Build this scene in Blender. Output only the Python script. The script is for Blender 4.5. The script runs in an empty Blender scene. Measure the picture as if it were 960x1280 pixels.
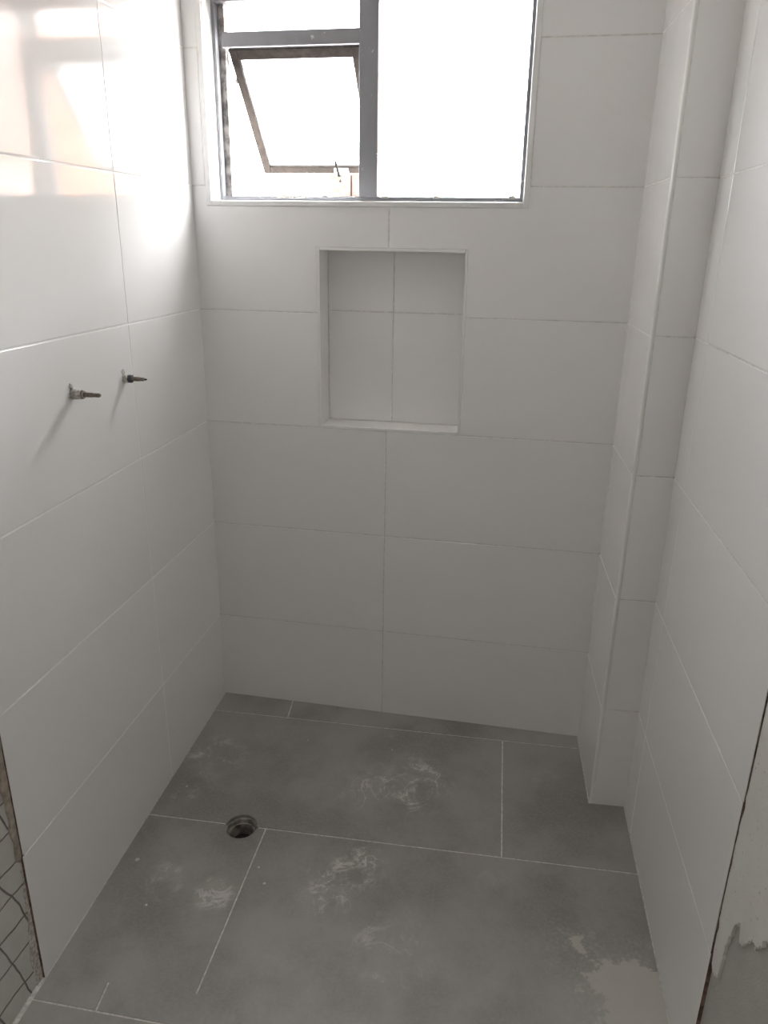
import bpy, bmesh, math, random
from mathutils import Vector, Matrix

random.seed(7)
sc = bpy.context.scene
col = sc.collection

# ---------------------------------------------------------------- camera
F_PX = 945.169
cam_d = bpy.data.cameras.new('camera')
cam_d.sensor_fit = 'VERTICAL'
cam_d.sensor_height = 36.0
cam_d.lens = 36.0 * F_PX / 1280.0
cam_d.clip_start = 0.02
cam = bpy.data.objects.new('camera', cam_d)
col.objects.link(cam)
_R = (Matrix.Rotation(0.121376, 3, 'Z') @ Matrix.Rotation(-0.345659, 3, 'X') @ Matrix.Rotation(-0.015537, 3, 'Y'))
_ax = Matrix((_R @ Vector((1, 0, 0)), _R @ Vector((0, 0, 1)), _R @ Vector((0, -1, 0)))).transposed()
cam.matrix_world = Matrix.Translation((0.73788, -1.98058, 1.35278)) @ _ax.to_4x4()
sc.camera = cam

# ---------------------------------------------------------------- light
SKY = 26.0
EXPOSURE = 0.16
REAR_FILL = 34.0           # strength of the added fill lamp in the unseen hall
world = bpy.data.worlds.new('sky')
sc.world = world
world.use_nodes = True
_wn = world.node_tree.nodes
_bg = _wn.get('Background') or _wn.new('ShaderNodeBackground')
_bg.inputs['Color'].default_value = (0.93, 0.965, 1.0, 1)
_bg.inputs['Strength'].default_value = SKY

sun_d = bpy.data.lights.new('sun', 'SUN')
sun_d.energy = 300.0
sun_d.angle = math.radians(0.6)
sun_d.color = (1.0, 0.975, 0.945)
sun = bpy.data.objects.new('sun', sun_d)
col.objects.link(sun)
sun.rotation_euler = (math.radians(-10), 0, math.radians(4))   # high midday sun, falls on the open sash but not into the room
sun.location = (0, -6, 8)

portal_d = bpy.data.lights.new('window_portal', 'AREA')      # guides daylight sampling through the window, gives no light itself
portal_d.shape = 'RECTANGLE'
portal_d.size, portal_d.size_y = 0.80, 0.50
portal_d.cycles.is_portal = True
portal = bpy.data.objects.new('window_portal', portal_d)
col.objects.link(portal)
portal.location = (0.444, 0.135, 1.672)
portal.rotation_euler = (math.radians(-90), 0, math.atan(-0.06004))

vs = sc.view_settings
vs.view_transform = 'Standard'
vs.look = 'None'
vs.gamma = 1.0
vs.use_curve_mapping = False
vs.exposure = EXPOSURE
sc.cycles.max_bounces = 14
sc.cycles.diffuse_bounces = 10
sc.cycles.transparent_max_bounces = 16
sc.cycles.caustics_reflective = False
sc.cycles.caustics_refractive = False
sc.cycles.sample_clamp_indirect = 30.0
sc.cycles.use_denoising = True
sc.cycles.use_guiding = True
sc.cycles.guiding_training_samples = 32


# ---------------------------------------------------------------- material helper
class NB:
    def __init__(s, name):
        s.m = bpy.data.materials.new(name)
        s.m.use_nodes = True
        s.t = s.m.node_tree
        s.t.nodes.clear()
        s.out = s.t.nodes.new('ShaderNodeOutputMaterial')

    def n(s, typ, ins=None, **props):
        nd = s.t.nodes.new(typ)
        for k, v in props.items():
            setattr(nd, k, v)
        for k, v in (ins or {}).items():
            s.set(nd.inputs[k], v)
        return nd

    def set(s, sock, v):
        if isinstance(v, bpy.types.NodeSocket):
            s.t.links.new(v, sock)
        elif isinstance(v, tuple) and len(v) == 3 and sock.type == 'RGBA':
            sock.default_value = (*v, 1)
        else:
            sock.default_value = v

    def math(s, op, a, b=0.0, clamp=False):
        nd = s.n('ShaderNodeMath', operation=op, use_clamp=clamp)
        s.set(nd.inputs[0], a)
        s.set(nd.inputs[1], b)
        return nd.outputs[0]

    def noise(s, vec, scale, detail=4.0, rough=0.55, dist=0.0):
        nd = s.n('ShaderNodeTexNoise', {'Scale': scale, 'Detail': detail, 'Roughness': rough, 'Distortion': dist})
        if vec is not None:
            s.set(nd.inputs['Vector'], vec)
        return nd.outputs[0]

    def ramp(s, fac, lo, hi):
        nd = s.n('ShaderNodeMapRange', {'Value': fac, 'From Min': lo, 'From Max': hi}, interpolation_type='SMOOTHSTEP')
        return nd.outputs[0]

    def mix(s, fac, a, b):
        nd = s.n('ShaderNodeMix', data_type='RGBA')
        s.set(nd.inputs[0], fac)
        s.set(nd.inputs[6], a)
        s.set(nd.inputs[7], b)
        return nd.outputs[2]

    def pos(s):
        return s.n('ShaderNodeNewGeometry').outputs['Position']

    def bump(s, h, strength, dist=0.001):
        return s.n('ShaderNodeBump', {'Height': h, 'Strength': strength, 'Distance': dist}).outputs[0]

    def pbr(s, color, rough=0.5, metal=0.0, normal=None, spec=0.5, coat=0.0):
        p = s.n('ShaderNodeBsdfPrincipled', {'Base Color': color, 'Roughness': rough, 'Metallic': metal,
                                             'Specular IOR Level': spec, 'Coat Weight': coat})
        if normal is not None:
            s.set(p.inputs['Normal'], normal)
        s.t.links.new(p.outputs[0], s.out.inputs[0])
        return s.m


def simple(name, color, rough=0.6, metal=0.0, scale=60.0, var=0.12, bump=0.15, dist=0.001, spec=0.5):
    b = NB(name)
    p = b.pos()
    n1 = b.noise(p, scale, 5)
    c = b.mix(b.ramp(n1, 0.3, 0.7), tuple(x * (1 - var) for x in color), tuple(min(1, x * (1 + var)) for x in color))
    return b.pbr(c, rough, metal, b.bump(n1, bump, dist), spec)


def m_wall_tile():
    b = NB('glazed_white_tile')
    p = b.pos()
    wav = b.noise(p, 7.0, 1.0)
    fine = b.noise(p, 190.0, 2.0)
    h = b.math('ADD', b.math('MULTIPLY', wav, 1.0), b.math('MULTIPLY', fine, 0.02))
    rnd = b.n('ShaderNodeObjectInfo').outputs['Random']
    base = b.mix(rnd, (0.848, 0.840, 0.841), (0.868, 0.860, 0.861))
    haze = b.ramp(b.noise(p, 5.0, 6.0, 0.65), 0.5, 0.75)
    c = b.mix(b.math('MULTIPLY', haze, 0.25), base, (0.875, 0.868, 0.868))
    r = b.math('ADD', 0.085, b.math('MULTIPLY', haze, 0.10))
    return b.pbr(c, r, 0.0, b.bump(h, 0.35, 0.002), 0.5)


def m_floor_tile():
    b = NB('grey_porcelain_floor_tile')
    p = b.pos()
    sep = b.n('ShaderNodeSeparateXYZ', {0: p})
    X, Y = sep.outputs[0], sep.outputs[1]
    rnd = b.n('ShaderNodeObjectInfo').outputs['Random']
    big = b.noise(p, 3.2, 6.0, 0.6)
    fine = b.noise(p, 140.0, 4.0, 0.7)
    c = b.mix(b.ramp(big, 0.36, 0.64), (0.235, 0.224, 0.211), (0.365, 0.352, 0.336))
    c = b.mix(b.math('MULTIPLY', rnd, 0.25), c, (0.33, 0.318, 0.305))
    c = b.mix(b.math('MULTIPLY', b.ramp(fine, 0.35, 0.75), 0.30), c, (0.44, 0.427, 0.41))
    # dry chalky wash marks, thin wandering outlines inside patches
    wn = b.noise(p, 9.0, 5.0, 0.6, 1.4)
    ridge = b.math('SUBTRACT', 1.0, b.math('MULTIPLY', b.math('ABSOLUTE', b.math('SUBTRACT', wn, 0.5)), 26.0), True)
    wn2 = b.noise(p, 26.0, 4.0, 0.6, 1.0)
    ridge2 = b.math('SUBTRACT', 1.0, b.math('MULTIPLY', b.math('ABSOLUTE', b.math('SUBTRACT', wn2, 0.5)), 16.0), True)
    cloud = b.ramp(b.noise(p, 11.0, 5.0, 0.6, 0.6), 0.40, 0.62)
    grit = b.ramp(b.noise(p, 320.0, 3.0, 0.7), 0.52, 0.66)
    tot = None
    for (cx, cy, r, wgt) in ((0.62, -0.33, 0.14, 1.0), (0.50, -0.36, 0.10, 0.7), (0.07, -0.30, 0.11, 0.8),
                             (0.52, -0.62, 0.09, 1.1), (0.46, -0.70, 0.09, 0.9), (0.62, -0.82, 0.12, 0.6),
                             (0.22, -0.74, 0.06, 0.9), (0.10, -0.72, 0.07, 0.6), (0.84, -0.63, 0.05, 0.7),
                             (0.04, -0.45, 0.05, 0.6), (0.98, -0.27, 0.05, 0.5)):
        dx = b.math('SUBTRACT', X, cx)
        dy = b.math('SUBTRACT', Y, cy)
        d = b.math('SQRT', b.math('ADD', b.math('MULTIPLY', dx, dx), b.math('MULTIPLY', dy, dy)))
        k = b.math('MULTIPLY', b.ramp(d, r, r * 0.35), wgt)
        tot = k if tot is None else b.math('MAXIMUM', tot, k)
    marks = b.math('ADD', b.math('MULTIPLY', ridge, 0.75), b.math('MULTIPLY', b.math('MULTIPLY', ridge2, grit), 1.1))
    marks = b.math('MULTIPLY', marks, cloud)
    marks = b.math('ADD', marks, b.math('MULTIPLY', cloud, 0.17))
    marks = b.math('MULTIPLY', marks, tot, True)
    c = b.mix(marks, c, (0.72, 0.705, 0.69))
    # spilled grout powder by the right-hand wall
    ed = b.math('MULTIPLY', b.math('SUBTRACT', b.noise(p, 14.0, 6.0, 0.7), 0.5), 0.30)
    a1 = b.math('SUBTRACT', X, 1.02)
    a2 = b.math('SUBTRACT', b.math('MULTIPLY', Y, -1.0), 0.775)
    pm = b.math('ADD', b.math('MINIMUM', a1, a2), ed)
    solid = b.ramp(pm, -0.004, 0.012)
    soft = b.math('MULTIPLY', b.ramp(pm, -0.09, 0.03), b.ramp(b.noise(p, 120.0, 4.0, 0.75), 0.46, 0.66))
    powder = b.math('MAXIMUM', b.math('MULTIPLY', solid, 0.9), b.math('MULTIPLY', soft, 0.55))
    c = b.mix(powder, c, (0.56, 0.545, 0.50))
    # thin film of dust everywhere near the doorway side
    film = b.math('MULTIPLY', b.ramp(Y, -0.55, -1.15), b.ramp(b.noise(p, 4.0, 5.0, 0.65), 0.30, 0.75))
    c = b.mix(b.math('MULTIPLY', film, 0.7), c, (0.47, 0.462, 0.45))
    dusty = b.math('MAXIMUM', powder, marks)
    r = b.math('ADD', 0.42, b.math('MULTIPLY', dusty, 0.45), True)
    h = b.math('ADD', fine, b.math('MULTIPLY', dusty, 1.5))
    return b.pbr(c, r, 0.0, b.bump(h, 0.10, 0.0008), 0.45)


def m_scored_plaster():
    """pale render scratched with a diamond grid as a key for tiles"""
    b = NB('scored_pale_plaster')
    p = b.pos()
    wob = b.math('MULTIPLY', b.math('SUBTRACT', b.noise(p, 6.0, 3.0), 0.5), 0.04)
    sep = b.n('ShaderNodeSeparateXYZ', {0: p})
    Y, Z = sep.outputs[1], sep.outputs[2]
    lines = None
    for ky, kz, step, w in ((0.11, 1.0, 0.066, 0.024), (1.0, 0.33, 0.070, 0.024)):
        t = b.math('ADD', b.math('ADD', b.math('MULTIPLY', Y, ky), b.math('MULTIPLY', Z, kz)), wob)
        fr = b.math('FRACT', b.math('DIVIDE', t, step))
        d = b.math('ABSOLUTE', b.math('SUBTRACT', fr, 0.5))
        k = b.ramp(d, w * 1.6, w * 0.6)
        lines = k if lines is None else b.math('MAXIMUM', lines, k)
    n1 = b.noise(p, 25.0, 6.0, 0.65)
    c = b.mix(n1, (0.52, 0.505, 0.48), (0.70, 0.685, 0.66))
    c = b.mix(b.math('MULTIPLY', lines, 0.8), c, (0.13, 0.095, 0.085))
    h = b.math('SUBTRACT', b.math('MULTIPLY', n1, 0.5), lines)
    return b.pbr(c, 0.9, 0.0, b.bump(h, 0.8, 0.003), 0.2)


def m_skim():
    b = NB('white_skim_plaster')
    p = b.pos()
    n1 = b.noise(p, 12.0, 6.0, 0.6)
    pit = b.ramp(b.noise(p, 170.0, 3.0, 0.6), 0.64, 0.70)
    c = b.mix(n1, (0.66, 0.645, 0.615), (0.78, 0.765, 0.74))
    c = b.mix(b.math('MULTIPLY', pit, 0.7), c, (0.33, 0.29, 0.28))
    h = b.math('SUBTRACT', n1, b.math('MULTIPLY', pit, 1.0))
    return b.pbr(c, 0.85, 0.0, b.bump(h, 0.6, 0.002), 0.25)


def m_cement():
    b = NB('grey_cement_render')
    p = b.pos()
    n1 = b.noise(p, 10.0, 8.0, 0.7)
    n2 = b.noise(p, 260.0, 3.0, 0.7)
    c = b.mix(n1, (0.44, 0.43, 0.41), (0.62, 0.605, 0.575))
    c = b.mix(b.math('MULTIPLY', n2, 0.45), c, (0.31, 0.30, 0.285))
    return b.pbr(c, 0.92, 0.0, b.bump(b.math('ADD', n1, n2), 0.6, 0.002), 0.2)


def m_biscuit():
    b = NB('red_clay_tile_body')
    p = b.pos()
    n1 = b.noise(p, 45.0, 6.0, 0.7)
    c = b.mix(b.ramp(n1, 0.35, 0.65), (0.10, 0.06, 0.05), (0.27, 0.185, 0.155))
    return b.pbr(c, 0.9, 0.0, b.bump(n1, 0.5, 0.002), 0.2)


def m_glass(name, frost, tint=0.93):
    b = NB(name)
    p = b.pos()
    dirt = b.ramp(b.noise(p, 14.0, 6.0, 0.65), 0.45, 0.75)
    tr = b.n('ShaderNodeBsdfTransparent', {'Color': (0.96, 0.975, 0.97)})
    tl = b.n('ShaderNodeBsdfTranslucent', {'Color': (tint, tint * 1.0, tint * 0.99)})
    gl = b.n('ShaderNodeBsdfGlossy', {'Color': (1.0, 1.0, 1.0), 'Roughness': 0.03})
    m1 = b.n('ShaderNodeMixShader')
    b.set(m1.inputs[0], b.math('ADD', frost, b.math('MULTIPLY', dirt, 0.10)))
    b.t.links.new(tr.outputs[0], m1.inputs[1])
    b.t.links.new(tl.outputs[0], m1.inputs[2])
    fr = b.n('ShaderNodeFresnel', {'IOR': 1.45})
    m2 = b.n('ShaderNodeMixShader')
    b.set(m2.inputs[0], fr.outputs[0])
    b.t.links.new(m1.outputs[0], m2.inputs[1])
    b.t.links.new(gl.outputs[0], m2.inputs[2])
    b.t.links.new(m2.outputs[0], b.out.inputs[0])
    return b.m


def m_frame():
    b = NB('weathered_grey_aluminium')
    p = b.pos()
    n1 = b.noise(p, 30.0, 6.0, 0.65)
    spl = b.ramp(b.noise(p, 62.0, 4.0, 0.7), 0.66, 0.72)
    c = b.mix(n1, (0.23, 0.235, 0.26), (0.31, 0.31, 0.33))
    c = b.mix(spl, c, (0.66, 0.65, 0.62))
    return b.pbr(c, 0.5, 0.0, b.bump(b.math('ADD', n1, b.math('MULTIPLY', spl, 2)), 0.25, 0.001), 0.4)


M = {
    'tile': m_wall_tile(), 'floor': m_floor_tile(), 'scored': m_scored_plaster(), 'skim': m_skim(),
    'cement': m_cement(), 'biscuit': m_biscuit(), 'frame': m_frame(),
    'frost': m_glass('frosted_sash_glass', 0.80, 0.68), 'glass': m_glass('dusty_window_glass', 0.12),
    'grout': simple('wall_grout', (0.70, 0.685, 0.665), 0.9, scale=90),
    'grout_lit': simple('wall_grout_edge_highlight', (0.88, 0.87, 0.86), 0.9, scale=90, var=0.05),  # left wall's grout lightened, the tile-edge highlight put into its colour
    'fgrout': simple('floor_grout', (0.66, 0.645, 0.62), 0.9, scale=120, var=0.2),
    'trim': simple('white_edge_trim', (0.82, 0.82, 0.815), 0.22, scale=20, var=0.02, bump=0.02),
    'ceil': simple('white_ceiling_paint', (0.78, 0.775, 0.76), 0.9, scale=40, var=0.03),
    'mortar': simple('tile_adhesive', (0.42, 0.37, 0.31), 0.95, scale=55, var=0.3, bump=0.8, dist=0.003),
    'lime': simple('chipped_white_mortar', (0.55, 0.52, 0.48), 0.95, scale=160, var=0.35, bump=0.9, dist=0.002),
    'brass': simple('dirty_brass', (0.33, 0.29, 0.23), 0.55, 0.3, scale=220, var=0.5, bump=0.6),
    'stem': simple('dull_brown_bronze', (0.20, 0.165, 0.135), 0.42, 0.5, scale=200, var=0.3, bump=0.2),
    'dark': simple('black_rubber_packing', (0.03, 0.032, 0.04), 0.5, scale=150),
    'pipe': simple('grimy_drain_pipe', (0.27, 0.245, 0.22), 0.7, scale=60, var=0.5, bump=0.8, dist=0.004),
    'mud': simple('dark_drain_muck', (0.025, 0.022, 0.02), 0.35, scale=80, var=0.5, bump=0.8, dist=0.004),
    'brassbar': simple('dull_brass_bar', (0.034, 0.029, 0.017), 0.5, 0.0, scale=80, spec=0.1),
    'steel': simple('pale_steel', (0.52, 0.52, 0.52), 0.4, 0.3, scale=80),
    'lever': simple('dark_lever', (0.01, 0.01, 0.0105), 0.6, scale=80, spec=0.1),
    'stucco': simple('orange_boards', (0.30, 0.13, 0.065), 0.9, scale=8),
    'terracotta': simple('terracotta_clay', (0.55, 0.20, 0.11), 0.85, scale=12, var=0.25),
    'yard': simple('grey_concrete_ground', (0.26, 0.25, 0.24), 0.95, scale=3),
    'sash': simple('weathered_bronze_sash', (0.016, 0.0125, 0.011), 0.7, scale=60, var=0.35, bump=0.3, spec=0.08),
    'pale': simple('pale_grey_render', (0.13, 0.13, 0.128), 0.9, scale=6),
    'redbrick': simple('dark_red_brick', (0.055, 0.024, 0.018), 0.9, scale=30, var=0.5),
    'jamb': simple('paint_splashed_jamb', (0.30, 0.285, 0.275), 0.8, scale=45, var=0.6, bump=0.6, spec=0.2),
    'hallfar': simple('dark_brown_paint', (0.10, 0.09, 0.08), 0.9, scale=20),
    'chip': simple('plaster_chip', (0.66, 0.64, 0.60), 0.95, scale=200, var=0.2),
}


# ---------------------------------------------------------------- mesh helpers
def link(name, me, parent=None, loc=None):
    o = bpy.data.objects.new(name, me)
    col.objects.link(o)
    if parent is not None:
        o.parent = parent
    if loc is not None:
        o.location = loc
    return o


def from_bm(name, bm, mats, parent=None, smooth=False):
    bmesh.ops.recalc_face_normals(bm, faces=bm.faces)
    me = bpy.data.meshes.new(name)
    bm.to_mesh(me)
    bm.free()
    for m in (mats if isinstance(mats, (list, tuple)) else [mats]):
        me.materials.append(m)
    if smooth:
        for f in me.polygons:
            f.use_smooth = True
    return link(name, me, parent)


def struct(o, label=None):
    o['kind'] = 'structure'
    if label:
        o['label'] = label
    return o


def tag(o, label, cat, group=None):
    o['label'] = label
    o['category'] = cat
    if group:
        o['group'] = group
    return o


def add_box(bm, x0, x1, y0, y1, z0, z1, bev=0.0, seg=2):
    r = bmesh.ops.create_cube(bm, size=1.0)
    vsx = r['verts']
    for v in vsx:
        v.co = Vector((x0 + (v.co.x + .5) * (x1 - x0), y0 + (v.co.y + .5) * (y1 - y0), z0 + (v.co.z + .5) * (z1 - z0)))
    if bev > 0:
        es = {e for v in vsx for e in v.link_edges}
        bmesh.ops.bevel(bm, geom=list(es), offset=bev, segments=seg, affect='EDGES', profile=0.5)


def box(name, x0, x1, y0, y1, z0, z1, m, parent=None, bev=0.0):
    bm = bmesh.new()
    add_box(bm, x0, x1, y0, y1, z0, z1, bev)
    return from_bm(name, bm, m, parent)


def plate_bm(u0, u1, v0, v1, holes, y0, y1, bev=0.0):
    """upright plate in local x (u), z (v); front face at y0, back at y1; rectangular holes or notches"""
    us = sorted({u0, u1, *[min(max(a, u0), u1) for h in holes for a in h[:2]]})
    vv = sorted({v0, v1, *[min(max(a, v0), v1) for h in holes for a in h[2:]]})
    keep = set()
    for i in range(len(us) - 1):
        for j in range(len(vv) - 1):
            mu, mv = (us[i] + us[i + 1]) / 2, (vv[j] + vv[j + 1]) / 2
            if us[i + 1] - us[i] < 1e-5 or vv[j + 1] - vv[j] < 1e-5:
                continue
            if any(h[0] < mu < h[1] and h[2] < mv < h[3] for h in holes):
                continue
            keep.add((i, j))
    bm = bmesh.new()
    vc = {}

    def V(i, j, k):
        if (i, j, k) not in vc:
            vc[(i, j, k)] = bm.verts.new((us[i], y1 if k else y0, vv[j]))
        return vc[(i, j, k)]
    for (i, j) in keep:
        bm.faces.new([V(i, j, 0), V(i + 1, j, 0), V(i + 1, j + 1, 0), V(i, j + 1, 0)])
        bm.faces.new([V(i, j, 1), V(i, j + 1, 1), V(i + 1, j + 1, 1), V(i + 1, j, 1)])
        for (di, dj, a, c) in ((-1, 0, (i, j), (i, j + 1)), (1, 0, (i + 1, j + 1), (i + 1, j)),
                               (0, -1, (i + 1, j), (i, j)), (0, 1, (i, j + 1), (i + 1, j + 1))):
            if (i + di, j + dj) not in keep:
                bm.faces.new([V(*a, 0), V(*c, 0), V(*c, 1), V(*a, 1)])
    bmesh.ops.recalc_face_normals(bm, faces=bm.faces)
    bmesh.ops.dissolve_limit(bm, angle_limit=0.01, verts=bm.verts, edges=bm.edges)
    if bev > 0:
        es = [e for e in bm.edges if all(abs(v.co.y - y0) < 1e-7 for v in e.verts)]
        bmesh.ops.bevel(bm, geom=es, offset=bev, segments=2, affect='EDGES', profile=0.5)
    return bm


def tile_mats(bm, y0=0.0):
    for f in bm.faces:
        f.material_index = 0 if f.normal.y < -0.2 else 1


GAP = 0.0013      # half a joint


def tile(parent, u0, u1, v0, v1, holes=(), lip=0.0004, gaps=(1, 1, 1, 1)):
    hs = [h for h in holes if h[0] < u1 and h[1] > u0 and h[2] < v1 and h[3] > v0]
    bm = plate_bm(u0 + GAP * gaps[0], u1 - GAP * gaps[1], v0 + GAP * gaps[2], v1 - GAP * gaps[3], hs, 0.0, 0.008, 0.0012)
    bmesh.ops.recalc_face_normals(bm, faces=bm.faces)
    tile_mats(bm)
    o = from_bm('tile', bm, [M['tile'], M['biscuit']], parent)
    o.location.y = random.uniform(0, lip)
    return o


def cyl(bm, r0, r1, h0, h1, n=24, axis='X', jit=0.0, cap=True):
    """frustum along +axis from h0 to h1"""
    ring = []
    for h, r in ((h0, r0), (h1, r1)):
        rr = []
        for k in range(n):
            a = 2 * math.pi * k / n
            q = r * (1 + random.uniform(-jit, jit))
            c, s = q * math.cos(a), q * math.sin(a)
            rr.append(bm.verts.new({'X': (h, c, s), 'Z': (c, s, h), 'Y': (c, h, s)}[axis]))
        ring.append(rr)
    for k in range(n):
        bm.faces.new([ring[0][k], ring[0][(k + 1) % n], ring[1][(k + 1) % n], ring[1][k]])
    if cap:
        bm.faces.new(ring[0])
        bm.faces.new(ring[1])


def place(o, origin, ux):
    """local x along ux, local z up, local y away from the room"""
    x = Vector((ux[0], ux[1], 0)).normalized()
    z = Vector((0, 0, 1))
    y = z.cross(x)
    o.matrix_world = Matrix.Translation(origin) @ Matrix((x, y, z)).transposed().to_4x4()
    return o


# ---------------------------------------------------------------- dimensions (metres)
H0 = 0.2735
LEV = [-0.045, H0, H0 + .3, H0 + .6, H0 + .9, H0 + 1.2, H0 + 1.5, H0 + 1.8, 2.38]
CEIL = 2.38
XR, YC, XW = 1.0843, -0.3374, 1.1723
SB = -0.0651 / 1.0843                 # the end wall is a little out of square
LX = 0.04571                          # so is the left wall
RX = -0.014456
YB = SB * XR
Y_REAR = -2.75
Y_LEND, Y_REND = -0.975, -1.008
SLOPE = 0.03
LOW = -0.16

# ---------------------------------------------------------------- end wall
NICHE = (0.3215, 0.6945, 0.8765, 1.330)
WIN_O = (0.035, 0.833, 1.4265, 1.919)   # outside of the edge trim
WIN_I = (0.049, 0.8195, 1.4395, 1.905)  # clear opening
U_BACK = XR / math.cos(math.atan(SB))
bm = plate_bm(-0.008, U_BACK, LOW, CEIL, [WIN_I, NICHE], 0.008, 0.15)
wall_back = struct(from_bm('wall_back', bm, M['cement']), 'white tiled end wall with a window and a recessed niche')
place(wall_back, (0, 0, 0), (1, SB))
from_bm('grout', plate_bm(0, U_BACK, LOW, CEIL, [WIN_I, NICHE], 0.0011, 0.008), M['grout'], wall_back)
XC = 0.5028
for k in range(8):
    for (a, c) in ((0, XC), (XC, U_BACK)):
        v0, v1 = LEV[k], LEV[k + 1]
        gp = (-1, 1, 1, 1) if a < 0.01 else (1, -1, 1, 1)
        hole_n = (NICHE[0] - 0.0035, NICHE[1] + 0.0035, NICHE[2] - 0.0035, NICHE[3] + 0.0035)
        # a tile whose middle is taken by the opening keeps only the strip beside it
        if v0 > WIN_O[2] and v1 < WIN_O[3]:
            if a < 0.01:
                tile(wall_back, 0, WIN_O[0], v0, v1, gaps=gp)
            else:
                tile(wall_back, WIN_O[1], c, v0, v1, gaps=gp)
        else:
            tile(wall_back, a, c, v0, v1, [WIN_O, hole_n], gaps=gp)

# rounded white trim around the window opening
def trim_bar(name, parent, u0, u1, v0, v1, y0=-0.0022, y1=0.012, bev=0.0028):
    bm = bmesh.new()
    add_box(bm, u0, u1, y0, y1, v0, v1, bev, 3)
    return from_bm(name, bm, M['trim'], parent)


trim_bar('edge_trim', wall_back, WIN_O[0], WIN_I[0], WIN_O[2], WIN_O[3])
trim_bar('edge_trim', wall_back, WIN_I[1], WIN_O[1], WIN_O[2], WIN_O[3])
trim_bar('edge_trim', wall_back, WIN_I[0] - .002, WIN_I[1] + .002, WIN_O[2], WIN_I[2])
trim_bar('edge_trim', wall_back, WIN_I[0] - .002, WIN_I[1] + .002, WIN_I[3], WIN_O[3])
# white lining of the window opening
T = 0.0012
box('window_reveal', WIN_I[0] - .004, WIN_I[0] + T, 0.006, 0.15, WIN_I[2], WIN_I[3], M['trim'], wall_back)
box('window_reveal', WIN_I[1] - T, WIN_I[1] + .004, 0.006, 0.15, WIN_I[2], WIN_I[3], M['trim'], wall_back)
box('window_reveal', WIN_I[0], WIN_I[1], 0.006, 0.15, WIN_I[2] - .004, WIN_I[2] + T, M['trim'], wall_back)
box('window_reveal', WIN_I[0], WIN_I[1], 0.006, 0.15, WIN_I[3] - T, WIN_I[3] + .004, M['trim'], wall_back)

# niche: four lining slips, back made of four cut tiles
ND = 0.082
n0, n1, nz0, nz1 = NICHE
box('niche_side', n0 - .003, n0 + .005, -0.0005, ND, nz0 - .003, nz1 + .003, M['tile'], wall_back, 0.0008)
box('niche_side', n1 - .003, n1 + .003, -0.0002, ND, nz0 - .003, nz1 + .003, M['tile'], wall_back, 0.0008)
box('niche_sill', n0 + .0055, n1 - .0035, -0.0008, ND, nz0 - .003, nz0 + .004, M['tile'], wall_back, 0.0008)
box('niche_top', n0 + .0055, n1 - .0035, -0.0003, ND, nz1 - .004, nz1 + .003, M['tile'], wall_back, 0.0008)
box('niche_grout', n0 + .001, n1 - .001, ND + .0013, ND + .012, nz0, nz1, M['grout'], wall_back)
for (a, c) in ((n0 + .005, XC), (XC, n1 - .003)):
    for (v0, v1) in ((nz0 + .004, LEV[4]), (LEV[4], nz1 - .004)):
        t = tile(wall_back, a, c, v0, v1)
        t.location.y += ND

# ---------------------------------------------------------------- left wall
wall_left = struct(box('wall_left', Y_REAR, 0.15, 0.008, 0.15, LOW, CEIL, M['scored']),
                   'white tiled left wall with bare scored plaster past the tile edge')
place(wall_left, (0, 0, 0), (LX, 1))
box('grout', Y_LEND + .004, 0.0, 0.0008, 0.0078, LOW, CEIL, M['grout_lit'], wall_left)
YJ = -0.3930
VALVES = [(-0.634, 1.067), (-0.433, 1.063)]
for k in range(8):
    tile(wall_left, Y_LEND - random.uniform(0, 0.002), YJ, LEV[k], LEV[k + 1], gaps=(0, 1, 1, 1))
    tile(wall_left, YJ, 0.0, LEV[k], LEV[k + 1], gaps=(1, -1, 1, 1))

# smear of adhesive beside the cut tile edge
def ragged(name, pts, y0, y1, m, parent, sub=10, amp=0.004):
    """flat patch with an uneven outline, pts = (u, v, rough?) round the outline"""
    out = []
    n = len(pts)
    for i in range(n):
        p, q = pts[i], pts[(i + 1) % n]
        if p[2]:
            for s in range(sub):
                t = s / sub
                out.append((p[0] + (q[0] - p[0]) * t + (random.uniform(-amp, amp) if s else 0),
                            p[1] + (q[1] - p[1]) * t + (random.uniform(-amp, amp) if s else 0)))
        else:
            out.append((p[0], p[1]))
    bm = bmesh.new()
    f = bm.faces.new([bm.verts.new((u, y1, v)) for u, v in out])
    r = bmesh.ops.extrude_face_region(bm, geom=[f])
    for g in r['geom']:
        if isinstance(g, bmesh.types.BMVert):
            g.co.y = y0
    return from_bm(name, bm, m, parent)


ragged('adhesive_smear', [(Y_LEND - .001, 0.275, 0), (Y_LEND - .006, 0.262, 0), (Y_LEND - .012, 0.27, 1), (Y_LEND - .016, 0.42, 1),
                          (Y_LEND - .024, 0.62, 1), (Y_LEND - .024, 1.1, 1), (Y_LEND - .020, CEIL, 0), (Y_LEND - .001, CEIL, 0)],
       0.0035, 0.0085, M['mortar'], wall_left, 14, 0.003)
ragged('adhesive_smear', [(Y_LEND - .002, LOW, 0), (Y_LEND - .002, 0.26, 1), (Y_LEND - .006, 0.20, 1), (Y_LEND - .018, 0.07, 1), (Y_LEND - .03, LOW, 0)],
       0.0060, 0.0085, M['lime'], wall_left, 9, 0.004)

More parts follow.
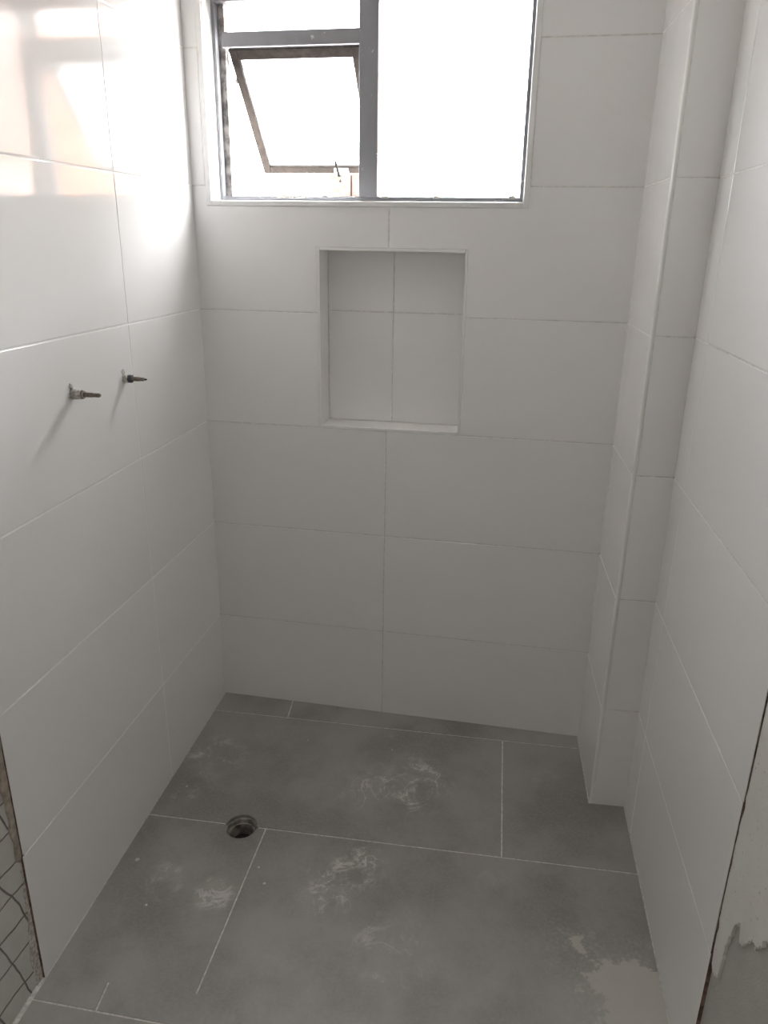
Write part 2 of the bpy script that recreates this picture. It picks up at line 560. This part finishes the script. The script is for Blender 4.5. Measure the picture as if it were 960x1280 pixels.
# ---------------------------------------------------------------- pipe casing in the right-hand corner
bm = bmesh.new()
ring = [(XR + .008, 0.14), (XR + .008, YC + .008), (XW + .15, YC + .008), (XW + .15, 0.14)]
f = bm.faces.new([bm.verts.new((x, y, LOW)) for x, y in ring])
r = bmesh.ops.extrude_face_region(bm, geom=[f])
for g in r['geom']:
    if isinstance(g, bmesh.types.BMVert):
        g.co.z = CEIL
wall_casing = struct(from_bm('wall_casing', bm, M['cement']), 'narrow tiled pipe casing standing in the corner')


def holder(name, parent, origin, ux, u1):
    """grout layer of one face; carries the face's own direction for its tiles"""
    o = from_bm(name, plate_bm(0, u1, LOW, CEIL, [], 0.0011, 0.008), M['grout'], parent)
    place(o, origin, ux)
    return o


TR = 0.007
g1 = holder('grout_side', wall_casing, (XR, YB, 0), (0, -1), YB - YC - TR)
for k in range(8):
    tile(g1, 0.0, YB - YC - TR, LEV[k], LEV[k + 1], gaps=(-1, .5, 1, 1))
g2 = holder('grout_front', wall_casing, (XR + TR, YC, 0), (1, 0), XW - XR - TR)
for k in range(8):
    tile(g2, 0.0, XW - XR - TR, LEV[k], LEV[k + 1], gaps=(1.0, -1, 1, 1))
# rounded corner trim on the outside edge
bm = bmesh.new()
prof = [(TR, TR), (0.0005, TR)] + [(TR - (TR - 0.0002) * math.cos(a), TR - (TR + 0.0008) * math.sin(a))
                                for a in [math.pi / 2 * i / 8 for i in range(9)]]
a_ = [bm.verts.new((XR + x, YC + y, LOW)) for x, y in prof]
b_ = [bm.verts.new((XR + x, YC + y, CEIL)) for x, y in prof]
for i in range(len(prof)):
    j = (i + 1) % len(prof)
    bm.faces.new([a_[i], a_[j], b_[j], b_[i]])
bm.faces.new(a_)
bm.faces.new(b_)
from_bm('corner_trim', bm, M['trim'], wall_casing)

# ---------------------------------------------------------------- right wall
wall_right = struct(box('wall_right', -0.02, -Y_REAR + YC, 0.008, 0.15, LOW, CEIL, M['cement']),
                    'white tiled right wall with flaking skim plaster past the tile edge')
place(wall_right, (XW, YC, 0), (RX, -1))
UE = -(Y_REND - YC)
box('grout', 0.0, UE - .004, 0.0011, 0.0078, LOW, CEIL, M['grout'], wall_right)
US = 0.094
for k in range(8):
    tile(wall_right, 0.0, US, LEV[k], LEV[k + 1], gaps=(-1, .5, 1, 1))
    tile(wall_right, US, UE + random.uniform(0, 0.002), LEV[k], LEV[k + 1], gaps=(.5, 0, 1, 1))
E_ = UE + 0.0035
UR = -Y_REAR + YC
sk = [(E_ + .004, 0.262, 1), (E_ + .012, 0.250, 1), (E_ + .034, 0.262, 0), (E_ + .036, 0.300, 1), (E_ + .040, 0.355, 1), (E_ + .054, 0.398, 1),
      (E_ + .068, 0.416, 0), (E_ + .078, 0.385, 1), (E_ + .092, 0.402, 1), (E_ + .112, 0.436, 1), (E_ + .128, 0.432, 1), (E_ + .150, 0.476, 1),
      (E_ + .40, 0.52, 1), (E_ + .9, 0.47, 1), (UR, 0.5, 0), (UR, CEIL, 0), (E_, CEIL, 0), (E_, 0.60, 1), (E_ - .003, 0.5, 1), (E_ - .002, 0.36, 1)]
ragged('skim_coat', sk, 0.0030, 0.0085, M['skim'], wall_right, 7, 0.0035)

# ---------------------------------------------------------------- floor
def wl(y):
    return LX * y


def wr(y):
    return XW + RX * (YC - y)


ROOM = [(0, 0), (XR, YB), (XR, YC), (XW, YC), (wr(Y_REAR), Y_REAR), (wl(Y_REAR), Y_REAR)]
WG = 0.0022                          # bead of grout along the walls
ROOM_T = [(WG, -WG), (XR - WG, YB - WG), (XR - WG, YC - WG), (XW - WG, YC - WG), (wr(Y_REAR) - WG, Y_REAR), (wl(Y_REAR) + WG, Y_REAR)]
DRAIN = (0.2195, -0.5395)
DR = 0.0385
Z0 = 0.0
floor = bpy.data.objects.new('floor', None)


def rect_ring(cx, cy, r, x0, x1, y0, y1, n=32):
    """matching points on a circle and on the rectangle round it"""
    angs = sorted({round(2 * math.pi * k / n, 6) for k in range(n)} |
                  {round(math.atan2(y - cy, x - cx) % (2 * math.pi), 6) for x in (x0, x1) for y in (y0, y1)})
    inn, out = [], []
    for a in angs:
        c, s = math.cos(a), math.sin(a)
        tx = ((x1 if c > 0 else x0) - cx) / c if abs(c) > 1e-9 else 1e9
        ty = ((y1 if s > 0 else y0) - cy) / s if abs(s) > 1e-9 else 1e9
        t = min(tx, ty)
        inn.append((cx + r * c, cy + r * s))
        out.append((cx + t * c, cy + t * s))
    return inn, out


bm = bmesh.new()
inn, out = rect_ring(DRAIN[0], DRAIN[1], DR + .004, -0.16, 1.34, Y_REAR, 0.15)
L4 = [[bm.verts.new((x, y, z)) for x, y in pts] for pts, z in ((inn, -.0016), (out, -.0016), (out, -.12), (inn, -.12))]
n = len(inn)
for k in range(n):
    j = (k + 1) % n
    for a in range(4):
        c = (a + 1) % 4
        bm.faces.new([L4[a][k], L4[a][j], L4[c][j], L4[c][k]])
floor = struct(from_bm('floor', bm, M['fgrout']), 'grey tiled shower floor falling towards the doorway')
floor.matrix_world = Matrix.Rotation(math.atan(SLOPE), 4, 'X')


def clip(poly, a, b):
    """keep the part of poly left of the line a->b"""
    res = []
    side = lambda p: (b[0] - a[0]) * (p[1] - a[1]) - (b[1] - a[1]) * (p[0] - a[0])
    for i in range(len(poly)):
        p, q = poly[i], poly[(i + 1) % len(poly)]
        sp, sq = side(p), side(q)
        if sp >= 0:
            res.append(p)
        if sp * sq < 0:
            t = sp / (sp - sq)
            res.append((p[0] + (q[0] - p[0]) * t, p[1] + (q[1] - p[1]) * t))
    return res


def inset_line(a, b, d):
    v = Vector((b[0] - a[0], b[1] - a[1])).normalized()
    nrm = Vector((-v.y, v.x)) * d
    return (a[0] + nrm.x, a[1] + nrm.y), (b[0] + nrm.x, b[1] + nrm.y)


def drain_cut(poly, n=28):
    """take the drain circle out of a tile that the circle's edge crosses"""
    cx, cy = DRAIN
    inside = [math.hypot(x - cx, y - cy) < DR for x, y in poly]
    # densify, drop points inside, insert arc
    dense = []
    for i in range(len(poly)):
        p, q = poly[i], poly[(i + 1) % len(poly)]
        ln = math.hypot(q[0] - p[0], q[1] - p[1])
        d = min(math.hypot(p[0] + (q[0] - p[0]) * t / 200 - cx, p[1] + (q[1] - p[1]) * t / 200 - cy) for t in range(201))
        if d < DR:
            m_ = 400
            dense += [(p[0] + (q[0] - p[0]) * t / m_, p[1] + (q[1] - p[1]) * t / m_) for t in range(m_)]
        else:
            dense.append(p)
    ins = [math.hypot(x - cx, y - cy) < DR for x, y in dense]
    if not any(ins):
        return poly
    # rotate so that the run of inside points is at the end
    k = next(i for i in range(len(ins)) if ins[i - 1] and not ins[i])
    dense = dense[k:] + dense[:k]
    ins = ins[k:] + ins[:k]
    keep = [p for p, f in zip(dense, ins) if not f]
    a0 = math.atan2(keep[-1][1] - cy, keep[-1][0] - cx)
    a1 = math.atan2(keep[0][1] - cy, keep[0][0] - cx)
    gx = sum(p[0] for p in poly) / len(poly)
    gy = sum(p[1] for p in poly) / len(poly)
    ag = math.atan2(gy - cy, gx - cx)
    best = None
    for d in (0, 2 * math.pi, -2 * math.pi):
        da = a1 + d - a0
        if abs(da) > 2 * math.pi:
            continue
        hasg = any(abs((ag - (a0 + da * t / 60) + math.pi) % (2 * math.pi) - math.pi) < 0.15 for t in range(61))
        if hasg and (best is None or abs(da) < abs(best)):
            best = da
    arc = [(cx + DR * math.cos(a0 + best * t / n), cy + DR * math.sin(a0 + best * t / n)) for t in range(1, n)]
    # thin out the densified straight runs
    slim = []
    for i, p in enumerate(keep):
        if 0 < i < len(keep) - 1:
            a, c = keep[i - 1], keep[i + 1]
            if abs((p[0] - a[0]) * (c[1] - a[1]) - (p[1] - a[1]) * (c[0] - a[0])) < 1e-9:
                continue
        slim.append(p)
    return slim + arc


def floor_tile(quad, g=0.0018, gs=(1, 1, 1, 1)):
    """quad counter-clockwise, joints cut off, trimmed to the walls"""
    poly = list(ROOM_T)[::-1]
    for i in range(4):
        a, b = inset_line(quad[i], quad[(i + 1) % 4], gs[i] * g)
        poly = clip(poly, a, b)
        if len(poly) < 3:
            return None
    cl = []
    for p in poly:
        if not cl or math.hypot(p[0] - cl[-1][0], p[1] - cl[-1][1]) > 1e-5:
            cl.append(p)
    poly = drain_cut(cl)
    bm = bmesh.new()
    f = bm.faces.new([bm.verts.new((x, y, -.009)) for x, y in poly])
    r = bmesh.ops.extrude_face_region(bm, geom=[f])
    top = [v for v in r['geom'] if isinstance(v, bmesh.types.BMVert)]
    for v in top:
        v.co.z = 0.0
    tops = set(top)
    es = [e for e in bm.edges if e.verts[0] in tops and e.verts[1] in tops]
    bmesh.ops.recalc_face_normals(bm, faces=bm.faces)
    bmesh.ops.bevel(bm, geom=es, offset=0.0006, segments=1, affect='EDGES')
    o = from_bm('floor_tile', bm, M['floor'], floor)
    o.location.z = random.uniform(-0.0003, 0)
    return o


J = [lambda x: 0.3, lambda x: -0.0945 - .0262 * x, lambda x: -0.5325 - .0195 * x, lambda x: -0.966 - .02 * x,
     lambda x: -1.024 - .045 * x, lambda x: -1.49 - .045 * x, lambda x: -1.95 - .045 * x, lambda x: -2.41 - .045 * x, lambda x: -3.0]


def row(r, xs):
    for i in range(len(xs) - 1):
        (at, ab), (bt, bb) = xs[i], xs[i + 1]
        jt, jb = J[r], J[r + 1]
        floor_tile([(ab, jb(ab)), (bb, jb(bb)), (bt, jt(bt)), (at, jt(at))], gs=(.2 if r == 2 else 1, 1, .2 if r == 3 else 1, 1))


row(0, [(-.3, -.3), (.203, .2265), (1.5, 1.5)])
row(1, [(-.3, -.3), (.866, .856), (1.5, 1.5)])
row(2, [(-.3, -.3), (.281, .262), (1.5, 1.5)])
row(3, [(-.3, -.3), (.083, .0855), (1.5, 1.5)])
bm = bmesh.new()
fx0, fx1 = wl(-.96) + .004, wr(-.99) - .004
fv = [[bm.verts.new((x, J[3](x) + dy, z)) for dy, z in ((-.0013, -.0012), (-.0013, -.0001), (.0013, -.0001), (.0013, -.0012))] for x in (fx0, fx1)]
for k in range(4):
    bm.faces.new([fv[0][k], fv[0][(k + 1) % 4], fv[1][(k + 1) % 4], fv[1][k]])
bm.faces.new(fv[0])
bm.faces.new(fv[1])
from_bm('joint_filler', bm, M['floor'], floor)
row(4, [(-.3, -.3), (.55, .55), (1.5, 1.5)])
row(5, [(-.3, -.3), (.20, .20), (1.09, 1.09), (1.5, 1.5)])
row(6, [(-.3, -.3), (.55, .55), (1.5, 1.5)])
row(7, [(-.3, -.3), (.20, .20), (1.09, 1.09), (1.5, 1.5)])

# ---------------------------------------------------------------- ceiling and the wall behind
struct(box('ceiling', -0.3, 1.45, Y_REAR - .15, 0.15, CEIL, CEIL + .12, M['ceil']), 'plain white painted ceiling')
DOOR = (0.16, 0.96, -0.2, 2.05)
struct(from_bm('wall_rear', plate_bm(-0.3, 1.45, LOW, CEIL, [DOOR], Y_REAR - .15, Y_REAR), M['skim']),
       'bare skim plaster wall opposite the window, with a doorway')
bm = bmesh.new()
add_box(bm, DOOR[0], DOOR[0] + .03, Y_REAR - .16, Y_REAR + .01, -.09, 2.05, .003)
add_box(bm, DOOR[1] - .03, DOOR[1], Y_REAR - .16, Y_REAR + .01, -.09, 2.05, .003)
add_box(bm, DOOR[0] + .03, DOOR[1] - .03, Y_REAR - .16, Y_REAR + .01, 2.02, 2.05, .003)
struct(from_bm('door_1', bm, M['trim']), 'white frame of the open doorway behind')
# unseen hall beyond the doorway, added to bring in rear fill light
HY0, HY1, HX0, HX1 = Y_REAR - 1.9, Y_REAR - .15, -0.6, 1.8
struct(box('floor_hall', HX0, HX1, HY0 - .1, Y_REAR, -.22, -.09, M['hallfar']), 'dark plain floor of the hall')
struct(box('ceiling_hall', HX0 - .1, HX1 + .1, HY0 - .1, HY1, CEIL, CEIL + .12, M['ceil']), 'white hall ceiling')
struct(box('wall_hall_far', HX0, HX1, HY0 - .1, HY0, -.2, CEIL, M['hallfar']), 'dark painted far wall of the hall')
struct(box('wall_hall_left', HX0 - .1, HX0, HY0 - .1, HY1, -.2, CEIL, M['ceil']), 'white left wall of the hall')
struct(box('wall_hall_right', HX1, HX1 + .1, HY0 - .1, HY1, -.2, CEIL, M['ceil']), 'white right wall of the hall')
struct(from_bm('wall_hall_near', plate_bm(HX0, HX1, -.2, CEIL, [(-.3, 1.45, -1, 3)], HY1 - .02, HY1), M['ceil']), 'white near wall of the hall')
lamp = bpy.data.objects.new('fill_lamp', None)  # added to brighten the shower from behind, never in view
col.objects.link(lamp)
lamp.location = (0.6, Y_REAR - 0.45, CEIL)
tag(lamp, 'added round fill lamp, unseen in the hall beyond the doorway', 'lamp')
bm = bmesh.new()
cyl(bm, .24, .24, -.03, 0, 40, 'Z')
from_bm('base', bm, M['trim'], lamp)
_b = NB('fill_lamp_diffuser')
_b.t.links.new(_b.n('ShaderNodeEmission', {'Color': (1.0, 0.985, 0.98), 'Strength': REAR_FILL}).outputs[0], _b.out.inputs[0])
bm = bmesh.new()
cyl(bm, .20, .22, -.07, -.031, 40, 'Z')
from_bm('diffuser', bm, _b.m, lamp)

# ---------------------------------------------------------------- window
FY0, FY1 = 0.058, 0.098
w0, w1, wz0, wz1 = WIN_I[0] + .0015, WIN_I[1] - .0015, WIN_I[2] + .004, WIN_I[3] - .0015
bm = bmesh.new()
FT = 0.009
add_box(bm, w0, w0 + .008, FY0, FY1, wz0, wz1, .001)
add_box(bm, w1 - FT, w1, FY0, FY1, wz0, wz1, .001)
add_box(bm, w0 + .008, w1 - FT, FY0, FY1, wz0, wz0 + FT, .001)
add_box(bm, w0 + .008, w1 - FT, FY0, FY1, wz1 - .024, wz1, .001)
window = struct(from_bm('window_1', bm, M['frame']), 'grey metal window with a fixed light and an open top-hung sash')
window.matrix_world = wall_back.matrix_world.copy()
M0, M1 = 0.4145, 0.4605
box('jamb_stop', w0 + .008, w0 + .024, FY0 + .02, FY1 + .004, wz0 + FT, wz1 - .024, M['jamb'], window, .001)
box('mullion', M0, M1, FY0 - .004, FY1, wz0 + FT, wz1 - .024, M['frame'], window, .0015)
TZ0, TZ1 = 1.784, 1.8165
box('transom', w0 + .024, M0, FY0 - .001, FY0 + .008, TZ0, TZ1, M['frame'], window, .0015)
box('glass_pane', w0 + .024, M0, FY0 + .022, FY0 + .026, TZ1, wz1 - .024, M['glass'], window)
box('glass_pane', M1, w1 - FT, FY0 + .022, FY0 + .026, wz0 + FT, wz1 - .024, M['glass'], window)
# sill bead with plaster splashes
bm = bmesh.new()
for (a, c, h) in ((0.20, 0.245, .006), (0.252, 0.275, .004), (0.47, 0.49, .003), (0.60, 0.615, .0045), (0.782, 0.80, .006)):
    nseg = 6
    prev = None
    for s in range(nseg + 1):
        u = a + (c - a) * s / nseg
        hh = h * math.sin(math.pi * (s + .3) / (nseg + .6)) * random.uniform(.6, 1.1) + .0005
        cur = [bm.verts.new((u, FY0 - .002, wz0 + FT - .004)), bm.verts.new((u, FY0 - .002, wz0 + FT + hh * .6)),
               bm.verts.new((u, FY0 + .010, wz0 + FT + hh)), bm.verts.new((u, FY0 + .012, wz0 + FT - .004))]
        if prev:
            for k in range(4):
                bm.faces.new([prev[k], prev[(k + 1) % 4], cur[(k + 1) % 4], cur[k]])
        else:
            bm.faces.new(cur)
        prev = cur
    bm.faces.new(prev)
o = from_bm('plaster_splash', bm, M['lime'], window)
o['kind'] = 'stuff'
# the open sash, hung from under the transom
SL, SU0, SU1 = 0.352, 0.083, 0.411
TH = math.radians(43)
bm = bmesh.new()
W_ = 0.021
add_box(bm, SU0, SU0 + W_, -.012, .012, -SL, 0, .0015)
add_box(bm, SU1 - W_, SU1, -.012, .012, -SL, 0, .0015)
add_box(bm, SU0 + W_, SU1 - W_, -.012, .012, -.026, 0, .0015)
add_box(bm, SU0 + W_, SU1 - W_, -.012, .012, -SL, -SL + W_, .0015)
sash = from_bm('sash', bm, M['sash'], window)
sash.location = (0, FY0 + .024, TZ0 + .006)
sash.rotation_euler = (TH, 0, 0)
box('sash_glass', SU0 + W_ - .003, SU1 - W_ + .003, -.002, .002, -SL + W_ - .003, -.023, M['frost'], sash)
bm = bmesh.new()
add_box(bm, .290, .330, -.022, -.011, -SL + .001, -SL + .019, .002)
add_box(bm, .302, .318, -.034, -.020, -SL - .004, -SL + .010, .002)
from_bm('latch', bm, M['trim'], sash)
bm = bmesh.new()
r_ = bmesh.ops.create_cube(bm, size=1.0)
for v in r_['verts']:
    v.co = Vector((v.co.x * .006, v.co.y * .005, v.co.z * .055))
bmesh.ops.bevel(bm, geom=list(bm.edges), offset=.001, segments=2, affect='EDGES')
lev = from_bm('latch_lever', bm, M['lever'], sash)
lev.location = (.307, -.038, -SL + .027)
lev.rotation_euler = (math.radians(-35), math.radians(-17), 0)


def bar(name, p, q, w, t, m, parent):
    p, q = Vector(p), Vector(q)
    bm = bmesh.new()
    add_box(bm, -w / 2, w / 2, -t / 2, t / 2, 0, (q - p).length, min(w, t) * .2)
    o = from_bm(name, bm, m, parent)
    o.location = p
    o.rotation_mode = 'QUATERNION'
    o.rotation_quaternion = (q - p).to_track_quat('Z', 'Y')
    return o


# brass stay from the sill to the foot of the sash, and the side friction stay
sb_ = Vector((.306, -.02, -SL + .002))
foot = Vector(sash.location) + Matrix.Rotation(TH, 3, 'X') @ sb_
bar('stay_bar', (.320, FY0 + .02, wz0 + FT), foot, .014, .006, M['brassbar'], window)
mid = Vector(sash.location) + Matrix.Rotation(TH, 3, 'X') @ Vector((SU0 - .004, 0, -.085))
bar('friction_stay', (SU0 - .012, FY1 - .004, 1.700), mid, .003, .014, M['steel'], window)

# ---------------------------------------------------------------- shower valves left without their handles
def rough_disc(name, r, t, m, parent, n=18):
    bm = bmesh.new()
    c0 = bm.verts.new((t, 0, 0))
    ra, rb = [], []
    for k in range(n):
        a = 2 * math.pi * k / n
        q = r * random.uniform(.75, 1.25)
        ra.append(bm.verts.new((t * random.uniform(.5, 1), q * .75 * math.cos(a), q * .75 * math.sin(a))))
        rb.append(bm.verts.new((-.001, q * math.cos(a), q * math.sin(a))))
    for k in range(n):
        j = (k + 1) % n
        bm.faces.new([c0, ra[k], ra[j]])
        bm.faces.new([ra[k], rb[k], rb[j], ra[j]])
    bm.faces.new(rb)
    return from_bm(name, bm, m, parent)


def valve(u, z, label, dark, stem_len):
    e = bpy.data.objects.new('shower_valve', None)
    col.objects.link(e)
    d = Vector((LX, 1, 0)).normalized()
    nrm = Vector((d.y, -d.x, 0))
    e.matrix_world = Matrix.Translation(Vector((0, 0, z)) + d * u) @ Matrix((nrm, d, Vector((0, 0, 1)))).transposed().to_4x4()
    e.empty_display_size = 0.03
    tag(e, label, 'valve', 'shower valves on the left wall')
    rough_disc('mortar_collar', .0105, .005, M['lime'], e)
    chip = rough_disc('mortar_chip', .007, .003, M['lime'], e, 10)
    chip.location = (0, -.003, .015)
    bm = bmesh.new()
    if dark:
        cyl(bm, .0085, .0085, .002, .011, 20, 'X', .06)
        from_bm('valve_body', bm, M['lime'], e)
        bm = bmesh.new()
        cyl(bm, .0092, .0092, .010, .019, 6)
        bmesh.ops.bevel(bm, geom=list(bm.edges), offset=.0007, segments=1, affect='EDGES')
        from_bm('packing_nut', bm, M['dark'], e)
        b0 = .018
    else:
        cyl(bm, .0098, .0094, .002, .020, 22, 'X', .05)
        from_bm('valve_body', bm, M['lime'], e)
        bm = bmesh.new()
        cyl(bm, .0090, .0082, .0195, .0245, 8)
        bmesh.ops.bevel(bm, geom=list(bm.edges), offset=.0006, segments=1, affect='EDGES')
        from_bm('packing_nut', bm, M['brass'], e)
        b0 = .0235
    bm = bmesh.new()
    cyl(bm, .0048, .0046, b0, b0 + .018, 16)
    cyl(bm, .0040, .0040, b0 + .017, stem_len - .003, 16)
    cyl(bm, .0040, .0026, stem_len - .003, stem_len, 16)
    from_bm('stem', bm, M['stem'], e)
    if dark:
        bm = bmesh.new()
        cyl(bm, .0018, .0018, stem_len, stem_len + .005, 10)
        from_bm('screw', bm, M['lever'], e)
    return e


valve(*VALVES[0], 'bare valve stem in a mortar-caked brass body, farther from the window corner', False, .058)
valve(*VALVES[1], 'bare valve stem with a black packing nut, beside the vertical tile joint', True, .047)

# ---------------------------------------------------------------- open drain
e = bpy.data.objects.new('floor_drain', None)
col.objects.link(e)
e.matrix_world = floor.matrix_world @ Matrix.Translation((DRAIN[0], DRAIN[1], 0))
e.empty_display_size = 0.03
tag(e, 'round open drain hole without a grate cut into grey floor tiles', 'drain')


def pipe_bm(r_out, prof, n=36, jit=0.0):
    bm = bmesh.new()
    rows = []
    for (r, z) in prof:
        rows.append([bm.verts.new((r * (1 + random.uniform(-jit, jit)) * math.cos(2 * math.pi * k / n),
                                   r * (1 + random.uniform(-jit, jit)) * math.sin(2 * math.pi * k / n),
                                   z + random.uniform(-jit, jit) * .03)) for k in range(n)])
    for i in range(len(rows) - 1):
        for k in range(n):
            j = (k + 1) % n
            bm.faces.new([rows[i][k], rows[i][j], rows[i + 1][j], rows[i + 1][k]])
    return bm


from_bm('mortar_ring', pipe_bm(0, [(.0384, -.010), (.0355, -.011), (.0345, -.016), (.0335, -.024), (.0384, -.026)], 36, .025), M['pipe'], e)
from_bm('pipe', pipe_bm(0, [(.0325, -.020), (.0300, -.021), (.0290, -.090), (.0325, -.092), (.0325, -.020)], 36, .008), M['pipe'], e)
bm = bmesh.new()
cyl(bm, .029, .029, -.090, -.052, 32, 'Z')
from_bm('muck', bm, M['mud'], e)

# ---------------------------------------------------------------- crumbs of plaster on the floor
C_FRONT = 'small white plaster crumb alone on the tile in front of the drain'
C_JOINT = 'small white plaster crumb beside the long pale floor joint'
C_WALL = 'tiny white plaster crumb near the left wall, behind the drain'
C_SCUFF = 'tiny white plaster crumb in the pale scuff mark before the drain'
C_BACK = 'tiny white plaster crumb near the narrow strip of tiles under the niche wall'
CR = [(0.012, -0.676, .0062, 'largest white plaster crumb, near the foot of the left wall'), (0.083, -0.791, .0030, C_FRONT),
      (0.297, -0.658, .0030, C_JOINT), (0.322, -0.700, .0038, C_JOINT), (0.052, -0.30, .0030, C_WALL), (0.10, -0.315, .0026, C_WALL),
      (0.035, -0.425, .0028, C_WALL), (0.20, -0.76, .0022, C_SCUFF), (0.235, -0.735, .0024, C_SCUFF), (0.555, -0.205, .0026, C_BACK),
      (0.31, -0.196, .0022, C_BACK)]
for (x, y, s, lab) in CR:
    bm = bmesh.new()
    bmesh.ops.create_icosphere(bm, subdivisions=1, radius=s)
    for v in bm.verts:
        v.co *= random.uniform(.7, 1.25)
        v.co.z *= .5
    zmin = min(v.co.z for v in bm.verts)
    for v in bm.verts:
        v.co.z -= zmin
    o = from_bm('plaster_crumb', bm, M['chip'])
    o.matrix_world = floor.matrix_world @ Matrix.Translation((x, y, 0)) @ Matrix.Rotation(random.uniform(0, 6), 4, 'Z')
    tag(o, lab, 'crumb', 'plaster crumbs on the shower floor')

# ---------------------------------------------------------------- outside the window
struct(box('ground', -25, 25, 0.16, 40, -0.6, -0.5, M['yard']), 'sunlit grey concrete yard outside the window')
b0 = bpy.data.objects.new('neighbouring_house', None)
col.objects.link(b0)
b0.location = (4.2, 5.2, -0.5)
tag(b0, 'pale house with orange boards across the yard, seen mirrored in the glossy tiles', 'building')
box('wall', -2.6, 4.0, 0.03, 3.0, 0, 3.5, M['pale'], b0)
for i in range(15):
    o = box('board', -2.62, 0.30, -0.03, 0.03, 0.02 + i * .23, 0.02 + i * .23 + .20, M['stucco'], b0, 0.012)
box('roof', -2.8, 4.2, -0.25, 3.2, 3.5, 3.62, M['terracotta'], b0, 0.02)
pier = bpy.data.objects.new('brick_pier', None)
col.objects.link(pier)
pier.location = (-0.03, 2.6, -0.5)
tag(pier, 'short dark red brick pier standing out in the yard', 'pier')
for i in range(17):
    for j in range(2):
        box('brick', -.12 + j * .125, -.002 + j * .125, -.06 + (.01 if (i + j) % 2 else 0), .06, i * .13, i * .13 + .118, M['redbrick'], pier, .006)
